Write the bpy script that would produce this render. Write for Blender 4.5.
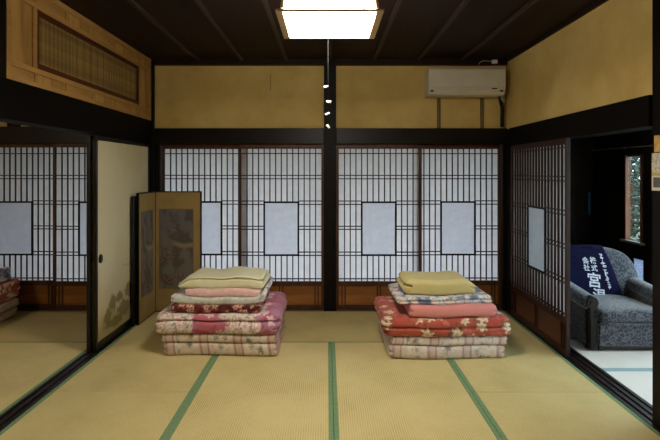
import bpy, bmesh, math, random
import numpy as np
from mathutils import Vector, Matrix

random.seed(7)
for o in list(bpy.data.objects):
    bpy.data.objects.remove(o, do_unlink=True)
scene = bpy.context.scene
COL = scene.collection

# ------------------------------------------------------------------ camera
# one-point view, focal length 468 px on a 660 px frame, vanishing point at (327,172)
F, VX, VY, EYE = 468.0, 327.0, 172.0, 1.5
cam_d = bpy.data.cameras.new('camera')
cam_d.sensor_width = 36.0
cam_d.lens = F * 36.0 / 660.0
cam_d.shift_x = (330 - VX) / 660.0
cam_d.shift_y = -(220 - VY) / 660.0
cam_d.clip_start = 0.02
cam = bpy.data.objects.new('camera', cam_d)
COL.objects.link(cam)
cam.location = (0, 0, EYE)
cam.rotation_euler = (math.radians(90), 0, 0)
scene.camera = cam

# ------------------------------------------------------------------ world, exposure
SKY = 9.0
LAMP = 58.0
LAMP_SIDE = 24.0
LAMP_2 = 0.5
w = bpy.data.worlds.new('overcast_sky')
scene.world = w
w.use_nodes = True
bg = w.node_tree.nodes['Background']
bg.inputs[0].default_value = (0.80, 0.88, 1.0, 1)
bg.inputs[1].default_value = SKY
vs = scene.view_settings
vs.view_transform = 'Standard'
vs.look = 'None'
vs.gamma = 1.0
vs.exposure = 0.0
vs.use_curve_mapping = False


# ------------------------------------------------------------------ helpers
def lin(c):
    r = []
    for v in c[:3]:
        v = v / 255.0
        r.append(v / 12.92 if v <= 0.04045 else ((v + 0.055) / 1.055) ** 2.4)
    return tuple(r)


def L4(c):
    return lin(c) + (1.0,)


def new_mat(name, rough=0.6, spec=0.3):
    m = bpy.data.materials.new(name)
    m.use_nodes = True
    nt = m.node_tree
    b = nt.nodes['Principled BSDF']
    b.inputs['Roughness'].default_value = rough
    b.inputs['Specular IOR Level'].default_value = spec
    return m, nt, b


def coords(nt, scale=(1, 1, 1), kind='Object'):
    tc = nt.nodes.new('ShaderNodeTexCoord')
    mp = nt.nodes.new('ShaderNodeMapping')
    mp.inputs['Scale'].default_value = scale
    nt.links.new(tc.outputs[kind], mp.inputs['Vector'])
    return mp.outputs['Vector']


def noise_node(nt, vec, scale, detail=4, rough=0.6):
    n = nt.nodes.new('ShaderNodeTexNoise')
    n.inputs['Scale'].default_value = scale
    n.inputs['Detail'].default_value = detail
    n.inputs['Roughness'].default_value = rough
    nt.links.new(vec, n.inputs['Vector'])
    return n.outputs['Fac']


def ramp(nt, fac, stops):
    r = nt.nodes.new('ShaderNodeValToRGB')
    e = r.color_ramp.elements
    while len(e) < len(stops):
        e.new(0.5)
    for el, (p, c) in zip(e, stops):
        el.position = p
        el.color = L4(c)
    nt.links.new(fac, r.inputs['Fac'])
    return r.outputs['Color']


def bump(nt, b, fac, strength, dist=0.002):
    n = nt.nodes.new('ShaderNodeBump')
    n.inputs['Strength'].default_value = strength
    n.inputs['Distance'].default_value = dist
    nt.links.new(fac, n.inputs['Height'])
    nt.links.new(n.outputs['Normal'], b.inputs['Normal'])


def mat_noise(name, c1, c2, scale=4, rough=0.7, spec=0.2, stretch=(1, 1, 1), bmp=0.15, lo=0.3, hi=0.7, detail=5):
    m, nt, b = new_mat(name, rough, spec)
    v = coords(nt, stretch)
    f = noise_node(nt, v, scale, detail)
    nt.links.new(ramp(nt, f, [(lo, c1), (hi, c2)]), b.inputs['Base Color'])
    if bmp:
        bump(nt, b, f, bmp)
    return m


def wood(name, c1, c2, axis='z', rough=0.45, spec=0.35, scale=6.0):
    st = {'x': (0.12, 1, 1), 'y': (1, 0.12, 1), 'z': (1, 1, 0.12)}[axis]
    m, nt, b = new_mat(name, rough, spec)
    v = coords(nt, st)
    f = noise_node(nt, v, scale * 4, 6, 0.65)
    f2 = noise_node(nt, v, scale, 3, 0.5)
    mx = nt.nodes.new('ShaderNodeMath')
    mx.operation = 'ADD'
    nt.links.new(f, mx.inputs[0])
    nt.links.new(f2, mx.inputs[1])
    hv = nt.nodes.new('ShaderNodeMath')
    hv.operation = 'MULTIPLY'
    hv.inputs[1].default_value = 0.5
    nt.links.new(mx.outputs[0], hv.inputs[0])
    nt.links.new(ramp(nt, hv.outputs[0], [(0.35, c1), (0.65, c2)]), b.inputs['Base Color'])
    bump(nt, b, f, 0.12, 0.001)
    return m


def plain(name, c, rough=0.5, spec=0.3, vary=0.12, scale=20):
    lo = tuple(max(0, v * (1 - vary)) for v in c)
    hi = tuple(min(255, v * (1 + vary)) for v in c)
    return mat_noise(name, lo, hi, scale, rough, spec, bmp=0.05)


def translucent(name, c, fac=0.5, rough=0.9, c2=None, refl=0.45):
    m = bpy.data.materials.new(name)
    m.use_nodes = True
    nt = m.node_tree
    nt.nodes.remove(nt.nodes['Principled BSDF'])
    out = nt.nodes['Material Output']
    v = coords(nt, (1, 1, 1))
    f = noise_node(nt, v, 70 if c2 else 14, 6, 0.6)
    col = ramp(nt, f, [(0.38 if c2 else 0.3, c2 or tuple(x * 0.95 for x in c)), (0.7, c)])
    d = nt.nodes.new('ShaderNodeBsdfDiffuse')
    t = nt.nodes.new('ShaderNodeBsdfTranslucent')
    mx = nt.nodes.new('ShaderNodeMixShader')
    mx.inputs[0].default_value = fac
    dk = nt.nodes.new('ShaderNodeVectorMath'); dk.operation = 'SCALE'
    dk.inputs['Scale'].default_value = refl
    nt.links.new(col, dk.inputs[0])
    nt.links.new(dk.outputs[0], d.inputs[0])
    nt.links.new(col, t.inputs[0])
    nt.links.new(d.outputs[0], mx.inputs[1])
    nt.links.new(t.outputs[0], mx.inputs[2])
    nt.links.new(mx.outputs[0], out.inputs[0])
    return m


def glass(name, tint=(235, 242, 240), gloss=0.08):
    m = bpy.data.materials.new(name)
    m.use_nodes = True
    nt = m.node_tree
    nt.nodes.remove(nt.nodes['Principled BSDF'])
    out = nt.nodes['Material Output']
    t = nt.nodes.new('ShaderNodeBsdfTransparent')
    t.inputs[0].default_value = L4(tint)
    g = nt.nodes.new('ShaderNodeBsdfGlossy')
    g.inputs['Roughness'].default_value = 0.03
    mx = nt.nodes.new('ShaderNodeMixShader')
    mx.inputs[0].default_value = gloss
    nt.links.new(t.outputs[0], mx.inputs[1])
    nt.links.new(g.outputs[0], mx.inputs[2])
    nt.links.new(mx.outputs[0], out.inputs[0])
    return m


def emit(name, c, s):
    m = bpy.data.materials.new(name)
    m.use_nodes = True
    nt = m.node_tree
    nt.nodes.remove(nt.nodes['Principled BSDF'])
    e = nt.nodes.new('ShaderNodeEmission')
    e.inputs[0].default_value = L4(c)
    e.inputs[1].default_value = s
    nt.links.new(e.outputs[0], nt.nodes['Material Output'].inputs[0])
    return m


def vcol_mat(name, rough=0.9, weave=900, sheen=0.2, wrinkle=0.25):
    m, nt, b = new_mat(name, rough, 0.1)
    a = nt.nodes.new('ShaderNodeAttribute')
    a.attribute_name = 'print'
    nt.links.new(a.outputs['Color'], b.inputs['Base Color'])
    b.inputs['Sheen Weight'].default_value = sheen
    v = coords(nt)
    f = noise_node(nt, v, 18, 5)
    bump(nt, b, f, wrinkle, 0.006)
    return m


def empty(name, loc=(0, 0, 0), rz=0.0):
    o = bpy.data.objects.new(name, None)
    COL.objects.link(o)
    o.empty_display_size = 0.1
    o.location = loc
    o.rotation_euler = (0, 0, rz)
    return o


def tag(o, label=None, cat=None, group=None, kind=None):
    if label: o['label'] = label
    if cat: o['category'] = cat
    if group: o['group'] = group
    if kind: o['kind'] = kind
    return o


def link(name, me, mat=None, parent=None, loc=(0, 0, 0), rot=(0, 0, 0), smooth=False):
    """loc is in the parent's own axes (parents here are unscaled)"""
    o = bpy.data.objects.new(name, me)
    COL.objects.link(o)
    if mat is not None and not me.materials:
        me.materials.append(mat)
    if smooth:
        for p in me.polygons: p.use_smooth = True
    if parent: o.parent = parent
    o.location = loc
    o.rotation_euler = rot
    return o


BOXES = {}


def box_mesh(sx, sy, sz, mat, bev=0.0):
    key = (round(sx, 4), round(sy, 4), round(sz, 4), mat.name, bev)
    if key in BOXES: return BOXES[key]
    bm = bmesh.new()
    bmesh.ops.create_cube(bm, size=1.0)
    for v in bm.verts: v.co = Vector((v.co.x * sx, v.co.y * sy, v.co.z * sz))
    if bev > 0:
        bmesh.ops.bevel(bm, geom=list(bm.edges), offset=min(bev, 0.45 * min(sx, sy, sz)), segments=1, affect='EDGES')
    me = bpy.data.meshes.new('block')
    bm.to_mesh(me)
    bm.free()
    me.materials.append(mat)
    BOXES[key] = me
    return me


def box(name, x0, x1, y0, y1, z0, z1, mat, parent=None, bev=0.0):
    me = box_mesh(x1 - x0, y1 - y0, z1 - z0, mat, bev)
    o = bpy.data.objects.new(name, me)
    COL.objects.link(o)
    c = Vector(((x0 + x1) / 2, (y0 + y1) / 2, (z0 + z1) / 2))
    if parent:
        # coordinates are world metres when the chain of parents is unrotated,
        # else the parent's own axes
        p = parent
        off = Vector()
        while p is not None:
            if p.get('own_axes'):
                break
            off += p.location
            p = p.parent
        o.parent = parent
        c = c - off
    o.location = c
    return o


def mesh_np(name, verts, faces, mat=None, col=None, smooth=True):
    me = bpy.data.meshes.new(name)
    me.from_pydata([tuple(v) for v in verts], [], faces)
    if col is not None:
        a = me.color_attributes.new('print', 'FLOAT_COLOR', 'POINT')
        buf = np.ones((len(verts), 4), dtype=np.float32)
        buf[:, :3] = col
        a.data.foreach_set('color', buf.ravel())
    if mat: me.materials.append(mat)
    if smooth:
        me.polygons.foreach_set('use_smooth', [True] * len(me.polygons))
    me.update()
    return me


def superq(name, a, b, c, e1, e2, mat, parent=None, loc=(0, 0, 0), axis='z', nu=28, nv=48, warp=None):
    """superellipsoid; axis = the direction that carries the poles"""
    f = lambda t, e: math.copysign(abs(t) ** e, t)
    vs_, fs = [], []
    for i in range(nu + 1):
        eta = -math.pi / 2 + math.pi * i / nu
        for j in range(nv):
            om = -math.pi + 2 * math.pi * j / nv
            ce = f(math.cos(eta), e1)
            p = (ce * f(math.cos(om), e2), ce * f(math.sin(om), e2), f(math.sin(eta), e1))
            if axis == 'y': p = (p[0], -p[2], p[1])
            if axis == 'x': p = (p[2], p[0], p[1])
            q = Vector((p[0] * a, p[1] * b, p[2] * c))
            if warp: q = warp(q)
            vs_.append(q)
    for i in range(nu):
        for j in range(nv):
            fs.append((i * nv + j, i * nv + (j + 1) % nv, (i + 1) * nv + (j + 1) % nv, (i + 1) * nv + j))
    me = mesh_np(name, vs_, fs, mat)
    bm = bmesh.new(); bm.from_mesh(me)
    bmesh.ops.remove_doubles(bm, verts=list(bm.verts), dist=1e-6)
    bmesh.ops.recalc_face_normals(bm, faces=list(bm.faces))
    bm.to_mesh(me); bm.free()
    return link(name, me, None, parent, loc)


def tube(name, pts, r, mat, parent=None, n=8, loc=(0, 0, 0)):
    vs_, fs = [], []
    pts = [Vector(p) for p in pts]
    for i, p in enumerate(pts):
        d = (pts[min(i + 1, len(pts) - 1)] - pts[max(i - 1, 0)]).normalized()
        u = d.cross(Vector((0.3, 0.2, 1))) if abs(d.z) < 0.9 else d.cross(Vector((1, 0, 0)))
        u.normalize()
        v = d.cross(u)
        for k in range(n):
            t = 2 * math.pi * k / n
            vs_.append(p + (u * math.cos(t) + v * math.sin(t)) * r)
    m = len(pts)
    for i in range(m - 1):
        for k in range(n):
            fs.append((i * n + k, i * n + (k + 1) % n, (i + 1) * n + (k + 1) % n, (i + 1) * n + k))
    fs.append(tuple(range(n)))
    fs.append(tuple((m - 1) * n + k for k in range(n)))
    me = mesh_np(name, vs_, fs, mat)
    bm = bmesh.new(); bm.from_mesh(me)
    bmesh.ops.recalc_face_normals(bm, faces=list(bm.faces))
    bm.to_mesh(me); bm.free()
    return link(name, me, None, parent, loc)


def disc(name, rx, ry, th, mat, parent, loc, rot=(0, 0, 0), n=24):
    """short round plug, axis along its own y"""
    bm = bmesh.new()
    bmesh.ops.create_cone(bm, cap_ends=True, segments=n, radius1=1, radius2=0.9, depth=1)
    for v in bm.verts: v.co = Vector((v.co.x * rx, -v.co.z * th, v.co.y * ry))
    bmesh.ops.recalc_face_normals(bm, faces=list(bm.faces))
    me = bpy.data.meshes.new(name)
    bm.to_mesh(me); bm.free()
    me.materials.append(mat)
    return link(name, me, None, parent, loc, rot)


# vectorised value noise and flower prints -----------------------------------
def h2(ix, iy, seed):
    n = (ix.astype(np.int64) * 374761393 + iy.astype(np.int64) * 668265263 + seed * 1442695041) & 0x7fffffff
    n = ((n ^ (n >> 13)) * 1274126177) & 0x7fffffff
    n = (n ^ (n >> 16)) & 0x7fffffff
    return (n % 100003) / 100003.0


def vn(x, y, seed=0):
    ix, iy = np.floor(x), np.floor(y)
    fx, fy = x - ix, y - iy
    fx = fx * fx * (3 - 2 * fx); fy = fy * fy * (3 - 2 * fy)
    a = h2(ix, iy, seed); b = h2(ix + 1, iy, seed); c = h2(ix, iy + 1, seed); d = h2(ix + 1, iy + 1, seed)
    return (a * (1 - fx) + b * fx) * (1 - fy) + (c * (1 - fx) + d * fx) * fy


def fbm(x, y, seed=0, o=3):
    s, a, t = 0, 0.5, 0
    for k in range(o):
        s = s + a * vn(x * 2 ** k, y * 2 ** k, seed + k * 17); t += a; a *= 0.5
    return s / t


def flowers(x, y, cell, rad, seed, petals=5):
    """returns (r, id): r is the distance to the flower centre in flower radii (petal-shaped), id a random number"""
    gx, gy = np.floor(x / cell), np.floor(y / cell)
    best = np.full(x.shape, 9.0)
    bid = np.zeros(x.shape)
    for dx in (-1, 0, 1):
        for dy in (-1, 0, 1):
            cx, cy = gx + dx, gy + dy
            px = (cx + 0.15 + 0.7 * h2(cx, cy, seed)) * cell
            py = (cy + 0.15 + 0.7 * h2(cx, cy, seed + 5)) * cell
            idn = h2(cx, cy, seed + 9)
            ang = np.arctan2(y - py, x - px)
            R = rad * (0.65 + 0.6 * idn) * (0.8 + 0.2 * np.cos(petals * ang + 6 * idn))
            r = np.hypot(x - px, y - py) / R
            k = r < best
            best = np.where(k, r, best); bid = np.where(k, idn, bid)
    return best, bid


def mixc(c, d, k):
    k = np.clip(k, 0, 1)[:, None]
    return c * (1 - k) + np.array(lin(d))[None, :] * k


def ss(a, b, x):
    t = np.clip((x - a) / (b - a), 0, 1)
    return t * t * (3 - 2 * t)


# ------------------------------------------------------------------ materials
M = {}
M['black_wood'] = wood('black_lacquered_wood', (10, 7, 6), (19, 13, 10), 'z', 0.5, 0.12)
M['black_wood_x'] = wood('black_beam_wood', (10, 8, 7), (20, 15, 12), 'x', 0.42, 0.25)
M['black_wood_y'] = wood('black_side_beam_wood', (8, 6, 5), (15, 11, 9), 'y', 0.6, 0.06)
M['sill_wood'] = wood('worn_dark_sill_wood', (18, 13, 12), (36, 27, 25), 'y', 0.4, 0.3)
M['frame_brown'] = wood('brown_shoji_frame_wood', (52, 30, 18), (82, 50, 30), 'z', 0.5)
M['slat'] = wood('dark_shoji_slat_wood', (44, 32, 26), (66, 48, 38), 'z', 0.6)
M['red_slat'] = wood('dark_red_slat_wood', (40, 22, 16), (58, 32, 24), 'z', 0.55)
M['red_frame'] = wood('dark_red_door_wood', (34, 17, 12), (54, 28, 19), 'z', 0.45, 0.3)
M['waist_board'] = wood('amber_waist_board', (96, 56, 26), (160, 104, 50), 'x', 0.4, 0.4, 3)
M['waist_dark'] = wood('dark_red_waist_board', (56, 30, 18), (92, 52, 32), 'x', 0.4, 0.4, 3)
M['paper'] = translucent('shoji_paper', (238, 238, 238), 0.5)
M['pane_paper'] = translucent('smooth_pane_paper', (226, 228, 232), 0.5)
M['plaster'] = mat_noise('ochre_sand_plaster', (182, 156, 94), (210, 186, 122), 2.2, 0.95, 0.05, bmp=0.25, detail=9)
M['ceiling'] = wood('dark_ceiling_boards', (24, 15, 12), (42, 26, 20), 'y', 0.6, 0.15, 3)
M['batten'] = wood('ceiling_batten_wood', (40, 29, 24), (62, 46, 37), 'y', 0.55, 0.3)
M['border'] = mat_noise('green_cloth_border', (100, 128, 92), (120, 146, 108), 60, 0.85, 0.1, bmp=0.1)
M['border_blue'] = mat_noise('blue_green_cloth_border', (136, 164, 168), (156, 180, 184), 60, 0.85, 0.1, bmp=0.1)
M['transom'] = wood('pale_transom_wood', (140, 104, 54), (176, 136, 78), 'y', 0.55, 0.25, 5)
M['transom_z'] = wood('pale_transom_panel_wood', (126, 92, 44), (182, 142, 80), 'z', 0.55, 0.25, 4)
M['transom_red'] = wood('dark_red_inner_frame_wood', (56, 24, 14), (82, 38, 22), 'y', 0.4)
M['reed'] = plain('bamboo_reed', (142, 116, 68), 0.6, 0.2, 0.25, 12)
M['reed_dark'] = plain('brown_bamboo_reed', (122, 98, 56), 0.6, 0.2, 0.25, 12)
M['white_plastic'] = plain('off_white_plastic', (204, 200, 186), 0.4, 0.4, 0.03, 5)
M['dark_plastic'] = plain('dark_plastic', (40, 37, 34), 0.5, 0.3)
M['pipe'] = plain('dark_pipe_wrap', (26, 22, 20), 0.7)
M['strip_grey'] = wood('weathered_wood_strip', (88, 82, 58), (118, 108, 76), 'z', 0.8, 0.1)
M['lamp_wood'] = wood('lamp_frame_wood', (188, 164, 128), (214, 192, 156), 'x', 0.5)
M['lamp_glow'] = emit('lamp_bottom_diffuser', (255, 246, 232), LAMP)
M['lamp_side'] = emit('lamp_side_diffuser', (255, 244, 228), LAMP_SIDE)
M['cord'] = plain('pale_cord', (180, 182, 184), 0.7)
M['dark_cord'] = plain('grey_pull_cord', (24, 24, 24), 0.8, 0.1)
M['tag_white'] = plain('white_card', (238, 236, 230), 0.7)
M['metal'] = plain('dull_metal', (120, 116, 108), 0.35, 0.6)
M['hikite'] = plain('black_door_pull', (22, 18, 15), 0.4, 0.5)
M['glass'] = glass('clear_window_glass')
M['lace'] = translucent('frosted_lower_pane', (206, 214, 226), 0.7, c2=(130, 142, 160))
M['corridor_wall'] = wood('dark_corridor_boards', (22, 16, 13), (38, 27, 21), 'z', 0.6, 0.2)
M['window_wood'] = wood('red_brown_window_frame', (98, 58, 38), (128, 80, 54), 'z', 0.5)
M['ground'] = mat_noise('mossy_ground', (98, 100, 84), (146, 144, 126), 1.5, 0.95, 0.05)
M['roof'] = plain('grey_roof', (90, 88, 86), 0.8)
M['leaf'] = mat_noise('green_leaves', (32, 42, 34), (96, 110, 98), 3, 0.6, 0.3, bmp=0)
M['bark'] = mat_noise('brown_bark', (70, 55, 42), (104, 84, 66), 12, 0.9, 0.1)
M['screen_black'] = plain('black_lacquer_edge', (16, 13, 11), 0.35, 0.4)
M['print'] = vcol_mat('printed_paper', 0.85, sheen=0.0, wrinkle=0.03)
M['quilt'] = vcol_mat('printed_cotton_quilt', 0.92, sheen=0.15)
M['navy'] = mat_noise('navy_cotton', (14, 14, 40), (22, 22, 56), 25, 0.9, 0.1)
M['ink_white'] = plain('white_dye_lettering', (205, 210, 222), 0.9, 0.1, 0.03)
M['chair_wood'] = wood('dark_carved_wood', (14, 9, 8), (27, 18, 15), 'z', 0.4, 0.3)
M['strip_blue'] = plain('strip_blue', (52, 110, 150), 0.8)
M['tan_wood'] = plain('tan_board', (186, 152, 86), 0.6)


def make_tatami(name, c1, c2, axis):
    m, nt, b = new_mat(name, 0.62, 0.25)
    v = coords(nt)
    big = noise_node(nt, v, 1.8, 3)
    st = coords(nt, (1, 1, 1))
    wv = nt.nodes.new('ShaderNodeTexWave')
    wv.wave_type = 'BANDS'
    wv.bands_direction = 'X' if axis == 'x' else 'Y'
    wv.inputs['Scale'].default_value = 22
    wv.inputs['Distortion'].default_value = 0.6
    wv.inputs['Detail'].default_value = 2
    nt.links.new(st, wv.inputs['Vector'])
    fine = noise_node(nt, coords(nt, (1, 0.15, 1) if axis == 'x' else (0.15, 1, 1)), 160, 3)
    a1 = nt.nodes.new('ShaderNodeMath'); a1.operation = 'MULTIPLY_ADD'
    a1.inputs[1].default_value = 0.36
    nt.links.new(wv.outputs['Fac'], a1.inputs[0]); nt.links.new(big, a1.inputs[2])
    a2 = nt.nodes.new('ShaderNodeMath'); a2.operation = 'MULTIPLY_ADD'
    a2.inputs[1].default_value = 0.45
    nt.links.new(fine, a2.inputs[0]); nt.links.new(a1.outputs[0], a2.inputs[2])
    nt.links.new(ramp(nt, a2.outputs[0], [(0.50, c1), (1.0, c2)]), b.inputs['Base Color'])
    bump(nt, b, fine, 0.12, 0.001)
    return m


M['tatami_x'] = make_tatami('straw_tatami_lengthwise', (164, 147, 95), (202, 185, 128), 'x')
M['tatami_y'] = make_tatami('straw_tatami_crosswise', (150, 131, 81), (184, 165, 108), 'y')
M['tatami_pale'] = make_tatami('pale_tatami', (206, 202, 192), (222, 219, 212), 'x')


def make_jacquard():
    m, nt, b = new_mat('grey_blue_jacquard', 0.85, 0.15)
    v = coords(nt)
    vo = nt.nodes.new('ShaderNodeTexVoronoi')
    vo.inputs['Scale'].default_value = 20
    vo.feature = 'F1'
    nz = noise_node(nt, v, 26, 3)
    mxv = nt.nodes.new('ShaderNodeVectorMath'); mxv.operation = 'ADD'
    sc = nt.nodes.new('ShaderNodeVectorMath'); sc.operation = 'SCALE'
    sc.inputs['Scale'].default_value = 0.05
    nt.links.new(nz, sc.inputs[0])
    nt.links.new(v, mxv.inputs[0]); nt.links.new(sc.outputs[0], mxv.inputs[1])
    nt.links.new(mxv.outputs[0], vo.inputs['Vector'])
    sn = nt.nodes.new('ShaderNodeMath'); sn.operation = 'SINE'
    ml = nt.nodes.new('ShaderNodeMath'); ml.operation = 'MULTIPLY'; ml.inputs[1].default_value = 15
    nt.links.new(vo.outputs['Distance'], ml.inputs[0]); nt.links.new(ml.outputs[0], sn.inputs[0])
    ad = nt.nodes.new('ShaderNodeMath'); ad.operation = 'MULTIPLY_ADD'; ad.inputs[1].default_value = 0.25; ad.inputs[2].default_value = 0.35
    nt.links.new(sn.outputs[0], ad.inputs[0])
    ad2 = nt.nodes.new('ShaderNodeMath'); ad2.operation = 'MULTIPLY_ADD'; ad2.inputs[1].default_value = 0.4
    nt.links.new(nz, ad2.inputs[0]); nt.links.new(ad.outputs[0], ad2.inputs[2])
    nt.links.new(ramp(nt, ad2.outputs[0], [(0.35, (44, 47, 54)), (0.95, (100, 103, 112))]), b.inputs['Base Color'])
    b.inputs['Sheen Weight'].default_value = 0.4
    bump(nt, b, nz, 0.2, 0.003)
    return m


M['jacquard'] = make_jacquard()
M['foliage'] = M['leaf']

# ------------------------------------------------------------------ floor
D = 5.09                       # plane of the back wall
XL, XR = -1.888, 1.914          # inner edges of the left and right sills
S1, S2, S3 = -0.912, 0.040, 0.985   # tatami seams
NEAR = -0.35
floor = box('floor', -4.7, 3.40, NEAR - 0.1, 5.95, -0.10, -0.04, M['corridor_wall'])
tag(floor, 'floor of woven straw tatami mats with green cloth borders', kind='structure')


def mat_tatami(x0, x1, y0, y1, along, surf=None, bord=None):
    """along: 'x' or 'y', the long direction; the cloth borders follow the long sides"""
    g = 0.0015
    mt = box('tatami_mat', x0 + g, x1 - g, y0 + g, y1 - g, -0.04, 0.0, surf or (M['tatami_y'] if along == 'x' else M['tatami_x']), floor)
    bw = 0.030 if along == 'y' or bord else 0.014
    bm_ = bord or M['border']
    if along == 'y':
        for a, b_ in ((x0 + g, x0 + bw), (x1 - bw, x1 - g)):
            c = box('cloth_border', a, b_, y0 + g, y1 - g, -0.039, 0.0012, bm_, mt)
    else:
        for a, b_ in ((y0 + g, y0 + bw), (y1 - bw, y1 - g)):
            c = box('cloth_border', x0 + g, x1 - g, a, b_, -0.039, 0.0012, bm_, mt)


BK = 5.05
for y0, y1 in ((3.19, BK), (1.28, 3.19), (NEAR, 1.28)):
    mat_tatami(XL, S1, y0, y1, 'y')
    mat_tatami(S3, XR, y0, y1, 'y')
mat_tatami(S1, S3, 4.12, BK, 'x')
for y0, y1 in ((2.21, 4.12), (0.30, 2.21), (NEAR, 0.30)):
    mat_tatami(S1, S2, y0, y1, 'y')
    mat_tatami(S2, S3, y0, y1, 'y')
# neighbouring room on the left
mat_tatami(-3.94, -2.012, 4.12, BK, 'x')
mat_tatami(-4.6, -3.94, 4.12, BK, 'x')
for y0, y1 in ((2.21, 4.12), (0.30, 2.21), (NEAR, 0.30)):
    for x0, x1 in ((-2.98, -2.012), (-3.93, -2.98), (-4.6, -3.93)):
        mat_tatami(x0, x1, y0, y1, 'y')
# sunroom corridor on the right
for y0, y1 in ((4.90, 5.80), (4.22, 4.90), (3.55, 4.22), (2.60, 3.55), (1.65, 2.60), (0.70, 1.65), (NEAR, 0.70)):
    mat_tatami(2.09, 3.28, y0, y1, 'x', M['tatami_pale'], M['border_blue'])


def sill(name, x0, x1, y0, y1, mat, axis, rails):
    """grooved threshold: base plank with raised runners"""
    s = box(name, x0, x1, y0, y1, -0.04, -0.006, mat, floor)
    n = len(rails)
    for a, b_ in rails:
        if axis == 'y':
            box('runner', a, b_, y0, y1, -0.006, 0.003, mat, s)
        else:
            box('runner', x0, x1, a, b_, -0.006, 0.003, mat, s)
    return s


def rails(a, b, n, w_=0.022):
    step = (b - a - w_) / (n - 1)
    return [(a + i * step, a + i * step + w_) for i in range(n)]


sill('sill', -2.012, XL, NEAR, BK, M['sill_wood'], 'y', rails(-2.012, XL, 3, 0.022))
sill('sill', XR, 2.088, NEAR, 4.95, M['sill_wood'], 'y', rails(XR, 2.088, 4, 0.026))
sill('sill', -4.6, 2.05, BK, 5.22, M['waist_dark'], 'x', rails(BK, 5.22, 3, 0.03))

# ------------------------------------------------------------------ back wall
wall_back = tag(empty('wall_back', (0, D, 0)), 'back wall of dark posts, black beam and ochre plaster panels', kind='structure')
box('plaster_panel', -1.872, -0.033, 5.09, 5.17, 1.973, 2.66, M['plaster'], wall_back)
box('plaster_panel', 0.098, 1.95, 5.09, 5.17, 1.973, 2.66, M['plaster'], wall_back)
box('center_post', -0.033, 0.098, 5.035, 5.19, 0.0, 2.72, M['black_wood'], wall_back, 0.004)
box('corner_post', -2.03, -1.872, 5.05, 5.19, 0.0, 2.72, M['black_wood'], wall_back, 0.004)
box('corner_post', 1.950, 2.07, 4.95, 5.19, 0.0, 1.962, M['black_wood'], wall_back, 0.004)
box('jamb', -1.872, -1.812, 5.07, 5.19, 0.0, 1.80, M['black_wood'], wall_back)
box('jamb', 1.905, 1.948, 5.06, 5.19, 0.0, 1.80, M['black_wood'], wall_back)
box('lintel_beam', -1.872, -0.033, 5.045, 5.19, 1.802, 1.973, M['black_wood_x'], wall_back, 0.004)
box('lintel_beam', 0.098, 1.948, 5.045, 5.19, 1.802, 1.973, M['black_wood_x'], wall_back, 0.004)
box('ceiling_molding', -1.872, -0.033, 5.04, 5.19, 2.655, 2.72, M['ceiling'], wall_back)
box('ceiling_molding', 0.098, 1.948, 5.04, 5.19, 2.655, 2.72, M['ceiling'], wall_back)
# thin crack in the plaster
pts = []
for i in range(9):
    pts.append(((270.5 - VX) * .01088 + 0.004 * math.sin(i * 2.1), 5.0885, 2.56 - i * 0.022))
tube('plaster_crack', [(p[0], p[1] - D, p[2]) for p in pts], 0.0025, M['black_wood'], wall_back, 5)
# the part of it in the neighbouring room
box('plaster_panel', -3.33, -2.03, 5.09, 5.17, 1.99, 2.72, M['plaster'], wall_back)
box('plaster_panel', -4.6, -3.45, 5.09, 5.17, 1.99, 2.72, M['plaster'], wall_back)
box('center_post', -3.45, -3.33, 5.045, 5.19, 1.99, 2.72, M['black_wood'], wall_back)
box('lintel_beam', -4.6, -2.03, 5.045, 5.19, 1.815, 1.99, M['black_wood_x'], wall_back)

# ------------------------------------------------------------------ shoji doors
ZS = [1.701, 1.463, 1.426, 1.184, 1.147, 0.909, 0.876, 0.628, 0.592, 0.338]
WZ0, WZ1 = 0.586, 1.180


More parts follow.
